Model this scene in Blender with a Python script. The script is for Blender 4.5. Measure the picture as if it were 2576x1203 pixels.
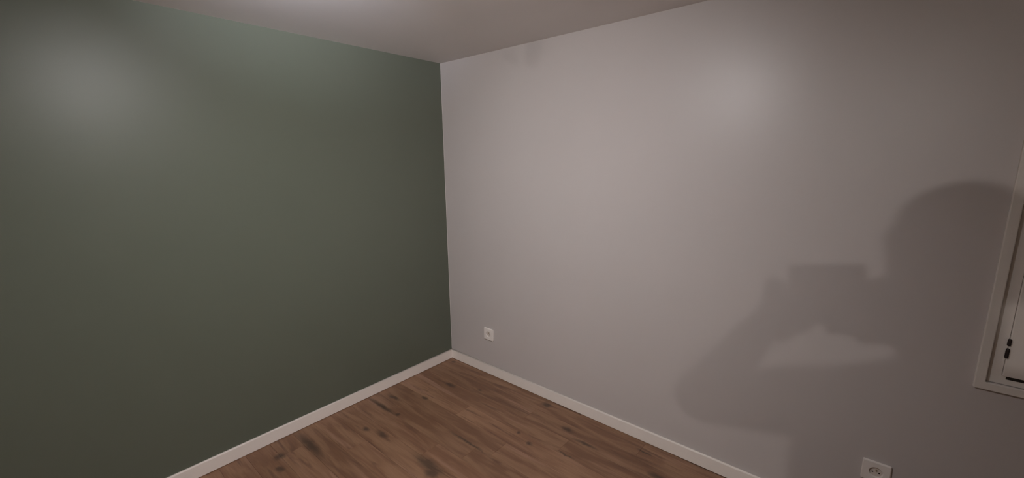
import bpy, bmesh, math, random
from mathutils import Vector, Matrix
random.seed(7)
for o in list(bpy.data.objects):
    bpy.data.objects.remove(o)
scene = bpy.context.scene
COL = scene.collection

# ------------------------------------------------------------------ camera
IMG_W, F_PX = 2576.0, 1062.93
CAM = Vector((2.5134, -2.1430, 1.6136))
YAW, PITCH, ROLL = 2.281616, -0.188293, -0.011668
fw = Vector((math.cos(PITCH) * math.cos(YAW), math.cos(PITCH) * math.sin(YAW), math.sin(PITCH)))
rt0 = Vector((math.sin(YAW), -math.cos(YAW), 0))
up0 = rt0.cross(fw)
rt = rt0 * math.cos(ROLL) + up0 * math.sin(ROLL)
up = -rt0 * math.sin(ROLL) + up0 * math.cos(ROLL)
cd = bpy.data.cameras.new('camera')
cd.sensor_fit = 'HORIZONTAL'
cd.sensor_width = 36.0
cd.lens = F_PX / IMG_W * 36.0
cd.clip_start = 0.02
cam = bpy.data.objects.new('camera', cd)
COL.objects.link(cam)
cam.matrix_world = Matrix(((rt.x, up.x, -fw.x, CAM.x), (rt.y, up.y, -fw.y, CAM.y),
                           (rt.z, up.z, -fw.z, CAM.z), (0, 0, 0, 1)))
scene.camera = cam

# ------------------------------------------------------------------ world (night outside) and exposure
world = bpy.data.worlds.new('night')
scene.world = world
world.use_nodes = True
world.node_tree.nodes['Background'].inputs[0].default_value = (0.010, 0.012, 0.018, 1)
world.node_tree.nodes['Background'].inputs[1].default_value = 0.3
vs = scene.view_settings
vs.view_transform = 'Standard'
vs.look = 'None'
vs.exposure = 0.0
vs.gamma = 1.0
vs.use_curve_mapping = False

# lamp settings (the lamps themselves are built below)
LAMP_A = dict(pos=(1.645, -1.800, 2.175), heads=[  # lamp position follows the wall highlights; its spotlight heads are made up
    dict(off=(0.0, 0.0, 0.0), r=0.030, R=0.033, depth=0.014, aim=(134.0, -43.0), strength=2750.0, color=(1.0, 0.955, 0.95)),  # aim and recess imitate lens darkening towards the view's edges
    dict(off=(-0.075, -0.060, 0.010), r=0.012, R=0.013, depth=0.034, aim=(149.0, 24.0), strength=43000.0, color=(0.90, 0.92, 1.06))])  # added uplight head, only there to brighten the ceiling glow
LAMP_B = dict(pos=(2.750, -4.290, 2.120), r=0.0185, strength=3750.0, color=(1.0, 0.93, 0.88))

# room size: corner at the origin, wall_left is x = 0, wall_right is y = 0
RX, RY, RH = 5.4, -5.2, 2.3
T = 0.12

# ------------------------------------------------------------------ materials
def new_mat(name):
    m = bpy.data.materials.new(name)
    m.use_nodes = True
    nt = m.node_tree
    b = nt.nodes['Principled BSDF']
    return m, nt, b

def simple(name, col, rough=0.5, spec=0.5, metal=0.0, bump=0.0, bscale=400.0):
    m, nt, b = new_mat(name)
    b.inputs['Roughness'].default_value = rough
    b.inputs['Specular IOR Level'].default_value = spec
    b.inputs['Metallic'].default_value = metal
    tc = nt.nodes.new('ShaderNodeTexCoord')
    n = nt.nodes.new('ShaderNodeTexNoise')
    n.inputs['Scale'].default_value = 14.0
    n.inputs['Detail'].default_value = 3.0
    nt.links.new(tc.outputs['Object'], n.inputs['Vector'])
    mx = nt.nodes.new('ShaderNodeMix')
    mx.data_type = 'RGBA'
    mx.inputs[6].default_value = (*[c * 0.97 for c in col], 1)
    mx.inputs[7].default_value = (*[min(1, c * 1.03) for c in col], 1)
    nt.links.new(n.outputs['Fac'], mx.inputs[0])
    nt.links.new(mx.outputs[2], b.inputs['Base Color'])
    if bump:
        n2 = nt.nodes.new('ShaderNodeTexNoise')
        n2.inputs['Scale'].default_value = bscale
        n2.inputs['Detail'].default_value = 2.0
        nt.links.new(tc.outputs['Object'], n2.inputs['Vector'])
        bp = nt.nodes.new('ShaderNodeBump')
        bp.inputs['Strength'].default_value = bump
        bp.inputs['Distance'].default_value = 0.001
        nt.links.new(n2.outputs['Fac'], bp.inputs['Height'])
        nt.links.new(bp.outputs['Normal'], b.inputs['Normal'])
    return m

def emis(name, col, strength):
    m, nt, b = new_mat(name)
    b.inputs['Base Color'].default_value = (0.8, 0.8, 0.8, 1)
    b.inputs['Emission Color'].default_value = (*col, 1)
    b.inputs['Emission Strength'].default_value = strength
    return m

def paint(name, col, rough, spec, edge=None):
    """Rolled emulsion: faint tone drift, roller stipple; edge = colour of the bare
    sliver left beside the room corner where the coloured paint stops."""
    m, nt, b = new_mat(name)
    L = nt.links
    b.inputs['Roughness'].default_value = rough
    b.inputs['Specular IOR Level'].default_value = spec
    g = nt.nodes.new('ShaderNodeNewGeometry')
    n = nt.nodes.new('ShaderNodeTexNoise')
    n.inputs['Scale'].default_value = 1.7
    n.inputs['Detail'].default_value = 4.0
    L.new(g.outputs['Position'], n.inputs['Vector'])
    mx = nt.nodes.new('ShaderNodeMix')
    mx.data_type = 'RGBA'
    mx.inputs[6].default_value = (*[c * 0.965 for c in col], 1)
    mx.inputs[7].default_value = (*[c * 1.035 for c in col], 1)
    L.new(n.outputs['Fac'], mx.inputs[0])
    out = mx.outputs[2]
    if edge:
        sep = nt.nodes.new('ShaderNodeSeparateXYZ')
        L.new(g.outputs['Position'], sep.inputs[0])
        nn = nt.nodes.new('ShaderNodeTexNoise')
        nn.inputs['Scale'].default_value = 9.0
        L.new(g.outputs['Position'], nn.inputs['Vector'])
        ma = nt.nodes.new('ShaderNodeMath')
        ma.operation = 'MULTIPLY_ADD'
        ma.inputs[1].default_value = 0.006
        L.new(nn.outputs['Fac'], ma.inputs[0])
        L.new(sep.outputs['Y'], ma.inputs[2])
        gt = nt.nodes.new('ShaderNodeMath')
        gt.operation = 'GREATER_THAN'
        gt.inputs[1].default_value = 0.0
        L.new(ma.outputs[0], gt.inputs[0])
        m2 = nt.nodes.new('ShaderNodeMix')
        m2.data_type = 'RGBA'
        L.new(gt.outputs[0], m2.inputs[0])
        L.new(out, m2.inputs[6])
        m2.inputs[7].default_value = (*edge, 1)
        out = m2.outputs[2]
    L.new(out, b.inputs['Base Color'])
    st = nt.nodes.new('ShaderNodeTexNoise')
    st.inputs['Scale'].default_value = 260.0
    st.inputs['Detail'].default_value = 2.0
    L.new(g.outputs['Position'], st.inputs['Vector'])
    bp = nt.nodes.new('ShaderNodeBump')
    bp.inputs['Strength'].default_value = 0.10
    bp.inputs['Distance'].default_value = 0.001
    L.new(st.outputs['Fac'], bp.inputs['Height'])
    L.new(bp.outputs['Normal'], b.inputs['Normal'])
    return m

def wood():
    """Brown laminate: grain streaks along X, tone per plank, dark knots that sit on
    their planks at fixed places."""
    m, nt, b = new_mat('brown_laminate')
    L = nt.links
    N = nt.nodes.new
    b.inputs['Roughness'].default_value = 0.50
    b.inputs['Specular IOR Level'].default_value = 0.35
    tc = N('ShaderNodeTexCoord')
    oi = N('ShaderNodeObjectInfo')
    off = N('ShaderNodeVectorMath'); off.operation = 'SCALE'
    off.inputs[0].default_value = (13.1, 7.7, 3.3)
    L.new(oi.outputs['Random'], off.inputs['Scale'])
    add = N('ShaderNodeVectorMath'); add.operation = 'ADD'
    L.new(tc.outputs['Object'], add.inputs[0]); L.new(off.outputs[0], add.inputs[1])
    def noise(scale, detail, rough, dist=0.0):
        mp = N('ShaderNodeMapping')
        mp.inputs['Scale'].default_value = scale
        L.new(add.outputs[0], mp.inputs['Vector'])
        n = N('ShaderNodeTexNoise')
        n.inputs['Scale'].default_value = 1.0
        n.inputs['Detail'].default_value = detail
        n.inputs['Roughness'].default_value = rough
        n.inputs['Distortion'].default_value = dist
        L.new(mp.outputs[0], n.inputs['Vector'])
        return n.outputs['Fac']
    def mixc(f, a, c, mode='MIX'):
        x = N('ShaderNodeMix'); x.data_type = 'RGBA'; x.blend_type = mode
        for s, v in ((0, f), (6, a), (7, c)):
            if isinstance(v, (tuple, float)):
                x.inputs[s].default_value = v if isinstance(v, float) else (*v, 1)
            else:
                L.new(v, x.inputs[s])
        return x.outputs[2]
    def ramp(f, p0, p1):
        r = N('ShaderNodeMapRange'); r.interpolation_type = 'SMOOTHSTEP'
        r.inputs['From Min'].default_value = p0; r.inputs['From Max'].default_value = p1
        L.new(f, r.inputs['Value'])
        return r.outputs['Result']
    big = ramp(noise((2.6, 17.0, 1.0), 3.0, 0.55, 0.6), 0.36, 0.66)
    col = mixc(big, (0.216, 0.112, 0.066), (0.318, 0.183, 0.110))
    tone = N('ShaderNodeMapRange')
    tone.inputs['To Min'].default_value = 0.90; tone.inputs['To Max'].default_value = 1.10
    L.new(oi.outputs['Random'], tone.inputs['Value'])
    sc = N('ShaderNodeVectorMath'); sc.operation = 'SCALE'
    L.new(col, sc.inputs[0]); L.new(tone.outputs[0], sc.inputs['Scale'])
    col = sc.outputs[0]
    pink = ramp(noise((1.7, 24.0, 1.0), 2.0, 0.5), 0.55, 0.75)
    col = mixc(pink, col, (0.345, 0.200, 0.134))
    dark = ramp(noise((2.2, 22.0, 1.0), 4.0, 0.55, 0.8), 0.54, 0.74)
    col = mixc(dark, col, (0.158, 0.082, 0.052))
    fine = ramp(noise((9.0, 150.0, 1.0), 3.0, 0.6), 0.3, 0.7)
    col = mixc(fine, mixc(1.0, col, (0.90, 0.90, 0.90), 'MULTIPLY'), col)
    # knots: centre x, y, half length, half width
    g = N('ShaderNodeNewGeometry')
    wob = N('ShaderNodeTexNoise'); wob.inputs['Scale'].default_value = 22.0; wob.inputs['Detail'].default_value = 3.0
    L.new(g.outputs['Position'], wob.inputs['Vector'])
    ws = N('ShaderNodeVectorMath'); ws.operation = 'MULTIPLY_ADD'
    ws.inputs[1].default_value = (0.05, 0.03, 0.0); ws.inputs[2].default_value = (-0.025, -0.015, 0.0)
    L.new(wob.outputs['Color'], ws.inputs[0])
    pp = N('ShaderNodeVectorMath'); pp.operation = 'ADD'
    L.new(g.outputs['Position'], pp.inputs[0]); L.new(ws.outputs[0], pp.inputs[1])
    acc = None
    for cx, cy, a, w in KNOTS:
        s1 = N('ShaderNodeVectorMath'); s1.operation = 'SUBTRACT'
        s1.inputs[1].default_value = (cx, cy, 0.0); L.new(pp.outputs[0], s1.inputs[0])
        s2 = N('ShaderNodeVectorMath'); s2.operation = 'DIVIDE'
        s2.inputs[1].default_value = (a * 1.35, w, 1.0); L.new(s1.outputs[0], s2.inputs[0])
        le = N('ShaderNodeVectorMath'); le.operation = 'LENGTH'
        L.new(s2.outputs[0], le.inputs[0])
        if acc is None:
            acc = le.outputs['Value']
        else:
            mn = N('ShaderNodeMath'); mn.operation = 'MINIMUM'
            L.new(acc, mn.inputs[0]); L.new(le.outputs['Value'], mn.inputs[1]); acc = mn.outputs[0]
    kf = ramp(acc, 1.9, 0.25)
    km = N('ShaderNodeMath'); km.operation = 'MULTIPLY'; km.inputs[1].default_value = 0.75
    L.new(kf, km.inputs[0])
    col = mixc(km.outputs[0], col, (0.050, 0.036, 0.027))
    L.new(col, b.inputs['Base Color'])
    bp = N('ShaderNodeBump'); bp.inputs['Strength'].default_value = 0.15; bp.inputs['Distance'].default_value = 0.001
    L.new(fine, bp.inputs['Height']); L.new(bp.outputs['Normal'], b.inputs['Normal'])
    return m

KNOTS = [(0.176, -0.776, 0.081, 0.014), (0.162, -0.662, 0.012, 0.012), (0.334, -0.764, 0.011, 0.011), (0.144, -0.664,
         0.033, 0.012), (0.317, -0.53, 0.017, 0.013), (0.324, -0.306, 0.027, 0.016), (0.541, -0.221, 0.009, 0.009),
         (0.315, -0.976, 0.015, 0.012), (0.437, -0.938, 0.029, 0.013), (0.197, -1.262, 0.088, 0.02), (0.163, -1.416,
         0.016, 0.023), (0.27, -1.453, 0.015, 0.015), (0.85, -0.923, 0.074, 0.026), (0.914, -0.948, 0.028, 0.028),
         (0.881, -0.662, 0.084, 0.007), (1.056, -0.408, 0.009, 0.009), (1.168, -0.445, 0.011, 0.01), (1.411, -0.241,
         0.041, 0.01), (1.703, -0.092, 0.026, 0.007), (0.075, -0.052, 0.01, 0.01), (1.011, -0.065, 0.02, 0.02), (1.379,
         -0.39, 0.034, 0.005), (1.826, -0.226, 0.027, 0.014), (1.262, -0.197, 0.024, 0.018)]

M = {}
M['green'] = paint('sage_green_paint', (0.128, 0.143, 0.109), 0.40, 0.38, edge=(0.70, 0.66, 0.64))
M['grey'] = paint('light_grey_paint', (0.600, 0.556, 0.543), 0.38, 0.52)
M['ceil'] = paint('white_ceiling_paint', (0.93, 0.90, 0.89), 0.75, 0.2)
M['white_trim'] = simple('white_gloss_paint', (0.94, 0.87, 0.815), 0.12, 0.5, bump=0.05, bscale=60.0)
M['white_window'] = simple('white_window_plastic', (0.80, 0.745, 0.70), 0.40, 0.5)
M['plate'] = simple('white_socket_plastic', (0.90, 0.84, 0.80), 0.35, 0.5)
M['well'] = simple('cream_socket_insert', (0.70, 0.63, 0.58), 0.45, 0.4)
M['hole'] = simple('dark_contact_hole', (0.02, 0.015, 0.012), 0.8, 0.1)
M['brass'] = simple('earth_pin_metal', (0.45, 0.38, 0.25), 0.35, 0.5, 0.9)
M['hinge'] = simple('dark_bronze_hinge', (0.035, 0.026, 0.026), 0.5, 0.3, 0.3)
M['seal'] = simple('black_rubber_seal', (0.030, 0.024, 0.020), 0.8, 0.2)
M['slab'] = simple('concrete_subfloor', (0.03, 0.022, 0.018), 0.9, 0.1)
M['wood'] = wood()
M['blind'] = simple('grey_shutter_slat', (0.45, 0.44, 0.43), 0.6, 0.3)
gm, gnt, gb = new_mat('window_glass')
gb.inputs['Transmission Weight'].default_value = 1.0
gb.inputs['Roughness'].default_value = 0.0
gb.inputs['IOR'].default_value = 1.45
M['glass'] = gm

# ------------------------------------------------------------------ helpers
def add_box(bm, lo, hi):
    vs_ = [bm.verts.new((x, y, z)) for x in (lo[0], hi[0]) for y in (lo[1], hi[1]) for z in (lo[2], hi[2])]
    for f in ((0, 1, 3, 2), (4, 6, 7, 5), (0, 4, 5, 1), (2, 3, 7, 6), (0, 2, 6, 4), (1, 5, 7, 3)):
        bm.faces.new([vs_[i] for i in f])

def finish(name, bm, mat, parent=None, smooth=False, bevel=0.0, segs=2):
    bmesh.ops.recalc_face_normals(bm, faces=bm.faces)
    if bevel:
        bmesh.ops.bevel(bm, geom=list(bm.edges), offset=bevel, segments=segs, profile=0.5, affect='EDGES', clamp_overlap=True)
    me = bpy.data.meshes.new(name)
    bm.to_mesh(me)
    bm.free()
    if smooth:
        for p in me.polygons:
            p.use_smooth = True
    if mat is not None:
        me.materials.append(mat)
    o = bpy.data.objects.new(name, me)
    COL.objects.link(o)
    if parent is not None:
        o.parent = parent
    return o

def box(name, lo, hi, mat, parent=None, bevel=0.0, segs=2):
    bm = bmesh.new()
    add_box(bm, lo, hi)
    return finish(name, bm, mat, parent, bevel=bevel, segs=segs)

def lathe(bm, profile, segs=24, origin=(0, 0, 0), axis='Z', caps=True):
    """profile = [(radius, height)...] revolved round an axis through origin."""
    rings = []
    for r, h in profile:
        ring = []
        for k in range(segs):
            a = 2 * math.pi * k / segs
            if axis == 'Z':
                v = (r * math.cos(a), r * math.sin(a), h)
            else:                                   # Y axis, height runs towards -Y (out of wall_right)
                v = (r * math.cos(a), -h, r * math.sin(a))
            ring.append(bm.verts.new((origin[0] + v[0], origin[1] + v[1], origin[2] + v[2])))
        rings.append(ring)
    for a, c in zip(rings, rings[1:]):
        for k in range(segs):
            bm.faces.new((a[k], a[(k + 1) % segs], c[(k + 1) % segs], c[k]))
    if caps:
        bm.faces.new(rings[0][::-1])
        bm.faces.new(rings[-1])

def tag(o, label=None, cat=None, group=None, kind=None):
    if label: o['label'] = label
    if cat: o['category'] = cat
    if group: o['group'] = group
    if kind: o['kind'] = kind
    return o

def empty(name, loc=(0, 0, 0)):
    o = bpy.data.objects.new(name, None)
    o.location = loc
    o.empty_display_size = 0.05
    COL.objects.link(o)
    return o

# ------------------------------------------------------------------ room shell
WX0, WX1, WZ0, WZ1 = 2.884, 3.960, 0.8145, 2.030          # window opening in wall_right
wl = box('wall_left', (-T, RY - T, -0.05), (0, 0, RH + 0.05), M['green'])
tag(wl, 'dark sage green painted wall left of the corner', 'wall', kind='structure')
bm = bmesh.new()
add_box(bm, (-T, 0, -0.05), (WX0, T, RH + 0.05))
add_box(bm, (WX1, 0, -0.05), (RX + T, T, RH + 0.05))
add_box(bm, (WX0, 0, -0.05), (WX1, T, WZ0))
add_box(bm, (WX0, 0, WZ1), (WX1, T, RH + 0.05))
wr = finish('wall_right', bm, M['grey'])
tag(wr, 'light grey painted wall with the window and two sockets', 'wall', kind='structure')
wb = box('wall_back', (0, RY - T, -0.05), (RX + T, RY, RH + 0.05), M['green'])
tag(wb, 'dark sage green painted wall behind the photographer', 'wall', kind='structure')
wn = box('wall_side', (RX, RY, -0.05), (RX + T, 0, RH + 0.05), M['green'])
tag(wn, 'dark sage green painted wall facing the green wall', 'wall', kind='structure')
ce = box('ceiling', (0, RY, RH), (RX, 0, RH + 0.05), M['ceil'])
tag(ce, 'plain white painted ceiling', 'ceiling', kind='structure')

# floor: subfloor slab with laminate planks laid along wall_right
PT = 0.008
fl = box('floor', (0, RY, -0.05), (RX, 0, -PT - 0.0005), M['slab'])
tag(fl, 'dark brown wood-look laminate plank floor', 'floor', kind='structure')
PW, Y0, PL = 0.1266, -0.0190, 1.285
mesh_cache = {}
def plank_mesh(l, w):
    key = (round(l, 3), round(w, 3))
    if key not in mesh_cache:
        bm = bmesh.new()
        h, c, g = PT, 0.0008, 0.0003
        a, d = l / 2 - g, w / 2 - g
        lo = [bm.verts.new((x, y, -h)) for x, y in ((-a, -d), (a, -d), (a, d), (-a, d))]
        mi = [bm.verts.new((x, y, -c)) for x, y in ((-a, -d), (a, -d), (a, d), (-a, d))]
        hi = [bm.verts.new((x, y, 0)) for x, y in ((-a + c, -d + c), (a - c, -d + c), (a - c, d - c), (-a + c, d - c))]
        bm.faces.new(lo[::-1]); bm.faces.new(hi)
        for q, p in ((lo, mi), (mi, hi)):
            for k in range(4):
                bm.faces.new((q[k], q[(k + 1) % 4], p[(k + 1) % 4], p[k]))
        me = bpy.data.meshes.new('plank')
        bm.to_mesh(me); bm.free()
        me.materials.append(M['wood'])
        mesh_cache[key] = me
    return mesh_cache[key]
EPS = 0.004
rows = []
y = -EPS
rows.append((Y0, y))
yy = Y0
while yy > RY + EPS:
    rows.append((max(yy - PW, RY + EPS), yy))
    yy -= PW
known_joint = {6: 0.954, 11: 0.172}                      # row number -> x of a butt joint that shows
for i, (ya, yb) in enumerate(rows):
    if yb - ya < 0.004:
        continue
    j = known_joint.get(i, (0.37 * i * PL + random.uniform(-0.12, 0.12)) % PL)
    xs = [EPS]
    x = j % PL
    while x < RX - EPS - 0.05:
        if x > 0.06:
            xs.append(x)
        x += PL
    xs.append(RX - EPS)
    for x0, x1 in zip(xs, xs[1:]):
        o = bpy.data.objects.new('plank', plank_mesh(x1 - x0, yb - ya))
        o.location = ((x0 + x1) / 2, (ya + yb) / 2, 0)
        COL.objects.link(o)
        o.parent = fl

# baseboards: square-fronted with an eased, rounded top edge, a hairline gap above the floor
BH, BT, BG = 0.0764, 0.012, 0.0034
def baseboard(name, a, b, inward, label, over=0.0):
    a, b, n = Vector((*a, 0)), Vector((*b, 0)), Vector((*inward, 0))
    prof = [(0, BG), (BT, BG), (BT, BH - 0.007)]
    for k in range(1, 7):
        t = math.pi / 2 * k / 6
        prof.append((BT - 0.007 + 0.007 * math.cos(t), BH - 0.007 + 0.007 * math.sin(t)))
    prof.append((0, BH))
    bm = bmesh.new()
    r0 = [bm.verts.new(a + n * d + Vector((0, 0, z))) for d, z in prof]
    r1 = [bm.verts.new(b + n * d + Vector((0, 0, z))) for d, z in prof]
    for k in range(len(prof)):
        f = bm.faces.new((r0[k], r0[(k + 1) % len(prof)], r1[(k + 1) % len(prof)], r1[k]))
        f.smooth = 3 <= k <= 8
    bm.faces.new(r0); bm.faces.new(r1[::-1])
    o = finish(name, bm, M['white_trim'])
    tag(o, label, 'baseboard', kind='structure')
    return o
baseboard('baseboard_left', (0.0, -BT), (0.0, RY + BT), (1, 0), 'white baseboard along the foot of the green wall')
baseboard('baseboard_right', (0.0, 0.0), (RX, 0.0), (0, -1), 'white baseboard along the foot of the grey window wall')
baseboard('baseboard_back', (0.0, RY), (RX, RY), (0, 1), 'white baseboard behind the photographer')
baseboard('baseboard_side', (RX, -BT), (RX, RY + BT), (-1, 0), 'white baseboard along the side wall')

# ------------------------------------------------------------------ window
win = empty('window_1', (WX0, 0, WZ0))
tag(win, 'white framed window at the right edge of the grey wall', 'window', kind='structure')
def wbox(name, lo, hi, mat, parent=win, bevel=0.002):
    o = box(name, lo, hi, mat, parent, bevel=bevel)
    o.matrix_parent_inverse = Matrix.Translation((-WX0, 0, -WZ0)) if parent is win else Matrix.Identity(4)
    return o
CW, CP = 0.0265, 0.014                                   # casing width on the wall and how far it stands proud
def frame_mesh(x0, x1, z0, z1, w, ya, yb):
    """mitred rectangular frame: outer x0..x1, z0..z1, member width w, from y=ya (room side) to yb"""
    bm = bmesh.new()
    outer = [(x0, z0), (x1, z0), (x1, z1), (x0, z1)]
    inner = [(x0 + w, z0 + w), (x1 - w, z0 + w), (x1 - w, z1 - w), (x0 + w, z1 - w)]
    A = [bm.verts.new((x, ya, z)) for x, z in outer]; B = [bm.verts.new((x, ya, z)) for x, z in inner]
    C = [bm.verts.new((x, yb, z)) for x, z in outer]; D = [bm.verts.new((x, yb, z)) for x, z in inner]
    for k in range(4):
        n = (k + 1) % 4
        bm.faces.new((A[k], A[n], B[n], B[k])); bm.faces.new((C[k], D[k], D[n], C[n]))
        bm.faces.new((A[k], C[k], C[n], A[n])); bm.faces.new((B[k], B[n], D[n], D[k]))
    return bm
def wframe(name, *a, mat='white_window', bevel=0.0025):
    o = finish(name, frame_mesh(*a), M[mat], win, bevel=bevel)
    o.matrix_parent_inverse = Matrix.Translation((-WX0, 0, -WZ0))
    return o
wframe('casing', WX0 - CW, WX1 + CW, WZ0 - CW, WZ1 + CW, CW + 0.001, -CP, 0.0)
wframe('frame', WX0 + 0.003, WX1 - 0.003, WZ0 + 0.001, WZ1 - 0.001, 0.034, 0.002, 0.075)
SX0, SX1, SZ0, SZ1 = 2.9216, WX1 - 0.040, 0.848, WZ1 - 0.038
wframe('sash', SX0, SX1, SZ0, SZ1, 0.072, -0.004, 0.050)
wbox('seal', (2.931, 0.0008, 0.8365), (SX1 - 0.010, 0.040, 0.8475), M['seal'], bevel=0.001)
wbox('pane', (SX0 + 0.070, 0.020, SZ0 + 0.070), (SX1 - 0.070, 0.026, SZ1 - 0.070), M['glass'], bevel=0.0)
for k in range(26):                                      # closed roller shutter outside the glass
    z = WZ0 + 0.01 + k * 0.046
    wbox('slat', (WX0 + 0.01, 0.095, z), (WX1 - 0.01, 0.104, z + 0.0445), M['blind'], bevel=0.002)
for z0, z1 in ((0.916, 0.951), (0.961, 0.986)):          # the two knuckles of the hinge
    bm = bmesh.new()
    lathe(bm, [(0.0035, z0), (0.005, z0 + 0.003), (0.005, z1 - 0.003), (0.0035, z1)], 14, (2.9205, -0.0065, 0))
    o = finish('hinge', bm, M['hinge'], win, smooth=False)
    o.matrix_parent_inverse = Matrix.Translation((-WX0, 0, -WZ0))
    o['label'] = 'dark hinge knuckle'

# ------------------------------------------------------------------ wall sockets
def wall_socket(cx, cz, label):
    root = empty('wall_socket', (cx, 0, cz))
    tag(root, label, 'socket', 'white wall sockets on the grey wall')
    hw, hh, d, rc, rw, n = 0.0455, 0.0445, 0.0105, 0.004, 0.0215, 48
    def sq(a, w, h, r):                                  # rounded rectangle hit by the ray at angle a
        c, s = math.cos(a), math.sin(a)
        t = min(w / abs(c) if abs(c) > 1e-6 else 9, h / abs(s) if abs(s) > 1e-6 else 9)
        x, z = c * t, s * t
        ax, az = abs(x), abs(z)
        if ax > w - r and az > h - r:
            v = Vector((ax - (w - r), az - (h - r)))
            v = v.normalized() * r if v.length > 1e-9 else v
            x, z = math.copysign(w - r + v.x, x), math.copysign(h - r + v.y, z)
        return x, z
    bm = bmesh.new()
    rings = []
    for w, h, r, yv in ((hw, hh, rc, 0.0), (hw, hh, rc, -d + 0.003), (hw - 0.0008, hh - 0.0008, rc, -d + 0.0012), (hw - 0.003, hh - 0.003, rc, -d)):
        rings.append([bm.verts.new((sq(2 * math.pi * k / n, w, h, r)[0], yv, sq(2 * math.pi * k / n, w, h, r)[1])) for k in range(n)])
    for rr, yv in ((rw + 0.0015, -d), (rw, -d + 0.0015), (rw - 0.001, -0.0015)):
        rings.append([bm.verts.new((rr * math.cos(2 * math.pi * k / n), yv, rr * math.sin(2 * math.pi * k / n))) for k in range(n)])
    for a, c in zip(rings, rings[1:]):
        for k in range(n):
            bm.faces.new((a[k], a[(k + 1) % n], c[(k + 1) % n], c[k]))
    bm.faces.new(rings[0])
    finish('plate', bm, M['plate'], root)
    bm = bmesh.new()
    lathe(bm, [(rw - 0.0012, 0.0005), (rw - 0.0012, 0.0025), (rw - 0.003, 0.003)], 32, axis='Y')
    well = finish('socket_well', bm, M['well'], root)
    for sx in (-1, 1):
        bm = bmesh.new()
        lathe(bm, [(0.0030, 0.001), (0.0030, 0.00335), (0.0022, 0.0034)], 14, (sx * 0.0105, 0, -0.003), axis='Y')
        finish('contact_hole', bm, M['hole'], well)
    bm = bmesh.new()
    lathe(bm, [(0.0024, 0.001), (0.0024, 0.0095), (0.0012, 0.0105)], 14, (0, 0, 0.0085), axis='Y')
    finish('earth_pin', bm, M['brass'], root)
    return root
wall_socket(0.431, 0.321, 'small white wall socket near the room corner above the baseboard')
wall_socket(2.645, 0.321, 'white wall socket low on the grey wall below the window')

# ------------------------------------------------------------------ ceiling lamps (bare bulb behind the view; lamp above it with made-up spot heads)
def ceiling_lamp(cfg, label):
    x, y, z = cfg['pos']
    r = cfg['r']
    root = empty('ceiling_lamp', (x, y, RH))
    tag(root, label, 'lamp', 'bare bulb ceiling lamps')
    zc = z - RH
    def part(name, prof, mat, parent=root, segs=28):
        bm = bmesh.new()
        lathe(bm, prof, segs)
        return finish(name, bm, mat, parent, smooth=False)
    em = emis('lit_bulb', cfg['color'], cfg['strength'])
    prof = []
    for k in range(0, 15):                               # frosted dome, bottom to just above its widest part
        t = -math.pi / 2 + (math.pi / 2 + 0.55) * k / 14
        prof.append((max(0.0006, r * math.cos(t)), zc + r * math.sin(t)))
    bulb = part('bulb', prof, em)
    r1, z1 = prof[-1]
    part('bulb_neck', [(r1, z1 + 0.0003), (r1 * 0.72, z1 + r * 0.55), (0.0135, z1 + r * 1.0)], M['plate'], bulb)
    zt = z1 + r * 1.0
    part('lamp_holder', [(0.0190, zt), (0.0200, zt + 0.004), (0.0185, min(zt + 0.034, -0.012))], M['plate'])
    if zt + 0.034 < -0.012:
        part('cord', [(0.003, zt + 0.034), (0.003, -0.012)], M['plate'], segs=10)
    part('ceiling_rose', [(0.030, -0.014), (0.042, -0.010), (0.044, -0.0005)], M['plate'])
    return root
def shaped_lamp(cfg, label):
    """ceiling rose carrying two made-up spotlight heads that shape the light, each a can with a black baffle and a frosted lit face"""
    x, y, z = cfg['pos']
    root = empty('shaped_ceiling_lamp', (x, y, RH))
    tag(root, label, 'lamp')
    for h in cfg['heads']:
        r, R, dep = h['r'], h['R'], h['depth']
        az, el = math.radians(h['aim'][0]), math.radians(h['aim'][1])
        d = Vector((math.cos(el) * math.cos(az), math.cos(el) * math.sin(az), math.sin(el)))
        q = Vector((0, 0, 1)).rotation_difference(d)
        c = Vector((h['off'][0], h['off'][1], z - RH + h['off'][2]))      # centre of the lit face
        def part(name, prof, mat, parent=root, segs=32):
            bm = bmesh.new()
            lathe(bm, prof, segs)
            bmesh.ops.transform(bm, matrix=Matrix.Translation(c) @ q.to_matrix().to_4x4(), verts=bm.verts)
            return finish(name, bm, mat, parent)
        o = R + 0.0025
        can = part('made_up_spot_head', [(0.004, -0.060), (o * 0.6, -0.058), (o, -0.045), (o, dep), (R + 0.0008, dep),
                                 (R + 0.0006, -0.012), (0.004, -0.013)], M['plate'])
        part('baffle', [(R + 0.0005, -0.008), (R + 0.0005, dep - 0.0005), (R, dep - 0.0005), (R, -0.008)], M['hole'], can)  # recess added to cut the light at wide angles
        part('lit_face', [(r, -0.008), (r, -0.001), (r * 0.96, 0.0002), (r * 0.55, 0.0012), (0.0005, 0.0015)],
             emis('made_up_spot_face', h['color'], h['strength']), can)
        e = c - d * 0.030
        bm = bmesh.new()
        lathe(bm, [(0.005, e.z), (0.005, -0.012)], 12, (e.x, e.y, 0))
        finish('stem', bm, M['plate'], root)
    bm = bmesh.new()
    lathe(bm, [(0.070, -0.016), (0.084, -0.012), (0.086, -0.0005)], 32)
    finish('ceiling_rose', bm, M['plate'], root)
    return root
shaped_lamp(LAMP_A, 'unseen ceiling lamp with made-up spot heads, one aimed at the corner, one added for the ceiling glow')
ceiling_lamp(LAMP_B, 'bare white bulb lamp on the ceiling behind the photographer')

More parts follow.
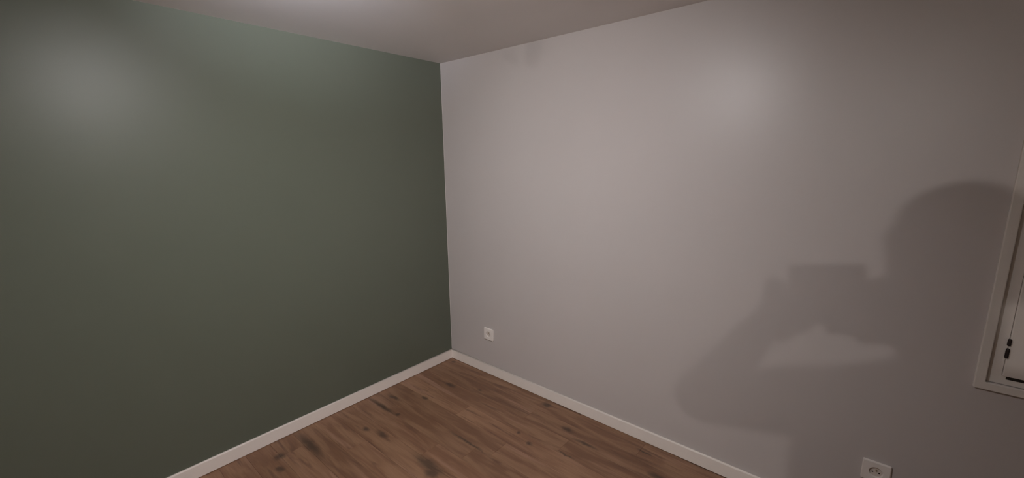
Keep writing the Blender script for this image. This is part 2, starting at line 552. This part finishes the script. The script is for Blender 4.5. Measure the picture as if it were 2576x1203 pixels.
# ------------------------------------------------------------------ the photographer (throws the shadow on the grey wall)
PF = Vector((math.cos(YAW), math.sin(YAW), 0))
PR = Vector((math.sin(YAW), -math.cos(YAW), 0))
PO = Vector((CAM.x, CAM.y, 0)) - PF * 0.36
def L2W(r, f, u):
    return PO + PR * r + PF * f + Vector((0, 0, u))
person = empty('person', PO)
tag(person, 'standing person in a dark sweater holding up a phone with both hands', 'person')

def ball(bm, c, r, sx=1.0, sy=1.0, sz=1.0, seg=16):
    """ellipsoid in the person's frame (right, forward, up)"""
    rings = []
    for i in range(seg // 2 + 1):
        ph = -math.pi / 2 + math.pi * i / (seg // 2)
        ph = max(-math.pi / 2 + 0.03, min(math.pi / 2 - 0.03, ph))
        rings.append([bm.verts.new((c[0] + r * sx * math.cos(ph) * math.cos(2 * math.pi * k / seg),
                                    c[1] + r * sy * math.cos(ph) * math.sin(2 * math.pi * k / seg),
                                    c[2] + r * sz * math.sin(ph))) for k in range(seg)])
    for a, d in zip(rings, rings[1:]):
        for k in range(seg):
            bm.faces.new((a[k], a[(k + 1) % seg], d[(k + 1) % seg], d[k]))
    bm.faces.new(rings[0][::-1]); bm.faces.new(rings[-1])

def limb(bm, a, b, ra, rb, seg=16):
    a, b = Vector(a), Vector(b)
    d = (b - a).normalized()
    q = Vector((0, 0, 1)).rotation_difference(d)
    rings = []
    for c, r in ((a, ra), (b, rb)):
        rings.append([bm.verts.new(c + q @ Vector((r * math.cos(2 * math.pi * k / seg), r * math.sin(2 * math.pi * k / seg), 0))) for k in range(seg)])
    for k in range(seg):
        bm.faces.new((rings[0][k], rings[0][(k + 1) % seg], rings[1][(k + 1) % seg], rings[1][k]))
    bm.faces.new(rings[0][::-1]); bm.faces.new(rings[1])
    ball(bm, a, ra, seg=seg); ball(bm, b, rb, seg=seg)

def chain(bm, pts, rad, seg=16):
    for k in range(len(pts) - 1):
        limb(bm, pts[k], pts[k + 1], rad[k], rad[k + 1], seg)

bm = bmesh.new()
# head, face and neck
ball(bm, (0, -0.010, 1.752), 0.1, 0.78, 0.97, 0.98, 24)
limb(bm, (0, 0.020, 1.690), (0, 0.040, 1.655), 0.062, 0.045)
limb(bm, (0, 0.094, 1.725), (0, 0.106, 1.700), 0.008, 0.014)
limb(bm, (-0.032, 0.078, 1.752), (0.032, 0.078, 1.752), 0.014, 0.014)
limb(bm, (-0.018, 0.084, 1.668), (0.018, 0.084, 1.668), 0.008, 0.008)
for s in (-1, 1):
    limb(bm, (s * 0.080, -0.012, 1.742), (s * 0.077, -0.004, 1.705), 0.015, 0.010)
chain(bm, [(0, -0.035, 1.50), (0, -0.012, 1.66)], [0.066, 0.056])
# trunk
for s in (-1, 1):
    chain(bm, [(s * 0.03, -0.03, 1.515), (s * 0.185, -0.025, 1.482)], [0.062, 0.064])
    chain(bm, [(s * 0.085, -0.025, 1.42), (s * 0.085, -0.015, 1.33), (s * 0.070, -0.015, 1.13), (s * 0.085, -0.020, 0.97)],
          [0.105, 0.118, 0.110, 0.122])
    # legs
    chain(bm, [(s * 0.095, -0.02, 0.93), (s * 0.110, -0.005, 0.52), (s * 0.115, -0.035, 0.10)], [0.092, 0.062, 0.042])
    chain(bm, [(s * 0.115, -0.06, 0.050), (s * 0.135, 0.14, 0.036)], [0.040, 0.034])
# arms, raised to the phone
ARM = {-1: [(-0.190, -0.025, 1.482), (-0.285, 0.200, 1.376), (-0.078, 0.314, 1.512)],
       1: [(0.190, -0.025, 1.482), (0.345, 0.150, 1.340), (0.188, 0.314, 1.512)]}
for s in (-1, 1):
    chain(bm, ARM[s], [0.068, 0.056, 0.034])
# hands: palm, four fingers curled behind the phone's lower edge, thumb along the near side
PCx = 0.055                                              # phone centre (right); it spans 0.16 x 0.075
for s in (-1, 1):
    ex = PCx + s * 0.080                                 # end of the phone this hand holds
    w = ARM[s][2]
    chain(bm, [w, (ex + s * 0.030, 0.330, 1.530)], [0.031, 0.028])
    # palm: a slab of three bars standing beside and under the end of the phone
    limb(bm, (ex + s * 0.040, 0.326, 1.512), (ex + s * 0.032, 0.338, 1.596), 0.019, 0.015)
    limb(bm, (ex + s * 0.022, 0.324, 1.484), (ex + s * 0.018, 0.338, 1.590), 0.019, 0.015)
    limb(bm, (ex + s * 0.004, 0.324, 1.484), (ex + s * 0.000, 0.332, 1.545), 0.018, 0.013)
    # four fingers laid one above the other under the phone, cupping it
    for k, ln in enumerate((0.074, 0.080, 0.075, 0.060)):
        z = 1.551 - 0.0212 * k
        chain(bm, [(ex + s * 0.026, 0.342, z + 0.006), (ex + s * 0.004, 0.350, z + 0.002), (ex - s * ln * 0.45, 0.352, z - 0.001),
                   (ex - s * ln * 0.78, 0.347, z), (ex - s * ln * 0.98, 0.340, z + 0.002)],
              [0.0115, 0.0112, 0.0108, 0.0100, 0.0085], 10)
    # thumb leaves the side of the palm and lies along the near face of the phone
    chain(bm, [(ex + s * 0.024, 0.318, 1.540), (ex + s * 0.006, 0.306, 1.560), (ex - s * 0.014, 0.306, 1.578), (ex - s * 0.030, 0.312, 1.590)],
          [0.0145, 0.0120, 0.0105, 0.0085], 10)
raw = finish('body', bm, None)
rm = raw.modifiers.new('remesh', 'REMESH')
rm.mode = 'VOXEL'
rm.voxel_size = 0.0062
sm = raw.modifiers.new('smooth', 'SMOOTH')
sm.factor = 0.5
sm.iterations = 4
dg = bpy.context.evaluated_depsgraph_get()
me = bpy.data.meshes.new_from_object(raw.evaluated_get(dg))
old = raw.data
raw.modifiers.clear()
raw.data = me
bpy.data.meshes.remove(old)
body = raw
body.name = 'body'
SK = simple('skin', (0.48, 0.30, 0.22), 0.5, 0.4)
SH = simple('dark_sweater', (0.05, 0.055, 0.07), 0.85, 0.2, bump=0.3, bscale=300)
TR = simple('blue_jeans', (0.045, 0.06, 0.10), 0.85, 0.2, bump=0.3, bscale=500)
SO = simple('white_shoes', (0.6, 0.6, 0.6), 0.6, 0.4)
me.materials.clear()
for m_ in (SK, SH, TR, SO):
    me.materials.append(m_)
for p in me.polygons:
    c = p.center
    p.use_smooth = True
    hand = c.y > 0.285 and c.z > 1.44 and c.z < 1.66
    neck = c.z > 1.565 or (c.z > 1.545 and abs(c.x) < 0.06)
    p.material_index = 0 if (hand or neck) else 3 if c.z < 0.085 else 2 if c.z < 1.0 else 1
body.parent = person
body.location = (0, 0, 0)
person.rotation_euler = (0, 0, YAW - math.pi / 2)
# hair: a cap with a fringe, cut from an ellipsoid shell
bm = bmesh.new()
ball(bm, (0, -0.016, 1.757), 0.1, 0.835, 1.03, 1.0, 28)
kill = [f for f in bm.faces if (f.calc_center_median().y > 0.030 and f.calc_center_median().z < 1.800)
        or f.calc_center_median().z < 1.690 or (f.calc_center_median().z < 1.76 and f.calc_center_median().y > -0.005)]
bmesh.ops.delete(bm, geom=kill, context='FACES')
hair = finish('hair', bm, simple('brown_hair', (0.03, 0.02, 0.014), 0.6, 0.3), person, smooth=True)
so = hair.modifiers.new('thickness', 'SOLIDIFY')
so.thickness = 0.012
for s in (-1, 1):
    bm = bmesh.new()
    ball(bm, (s * 0.030, 0.076, 1.736), 0.0115, seg=14)
    finish('eye', bm, simple('eye_white', (0.75, 0.74, 0.72), 0.2, 0.5), person, smooth=True)

# the phone in the person's hands; the view is seen through its lens
phone = empty('smartphone', CAM + rt * 0.055 - up * 0.018 - fw * 0.026)
tag(phone, 'black smartphone held sideways in both hands', 'phone')
phone.matrix_world = Matrix(((rt.x, up.x, -fw.x, phone.location.x), (rt.y, up.y, -fw.y, phone.location.y),
                             (rt.z, up.z, -fw.z, phone.location.z), (0, 0, 0, 1)))
PB = simple('black_phone_glass', (0.01, 0.01, 0.012), 0.2, 0.5)
box('phone_body', (-0.080, -0.0375, -0.0042), (0.080, 0.0375, 0.0042), PB, phone, bevel=0.003, segs=3)
box('screen', (-0.076, -0.0345, 0.0041), (0.076, 0.0345, 0.0046), PB, phone)
for k in range(3):
    bm = bmesh.new()
    lathe(bm, [(0.0060, -0.0060), (0.0065, -0.0050), (0.0065, -0.0040)], 18, (-0.066 + 0.0, 0.024 - 0.018 * k, 0))
    finish('lens', bm, PB, phone)
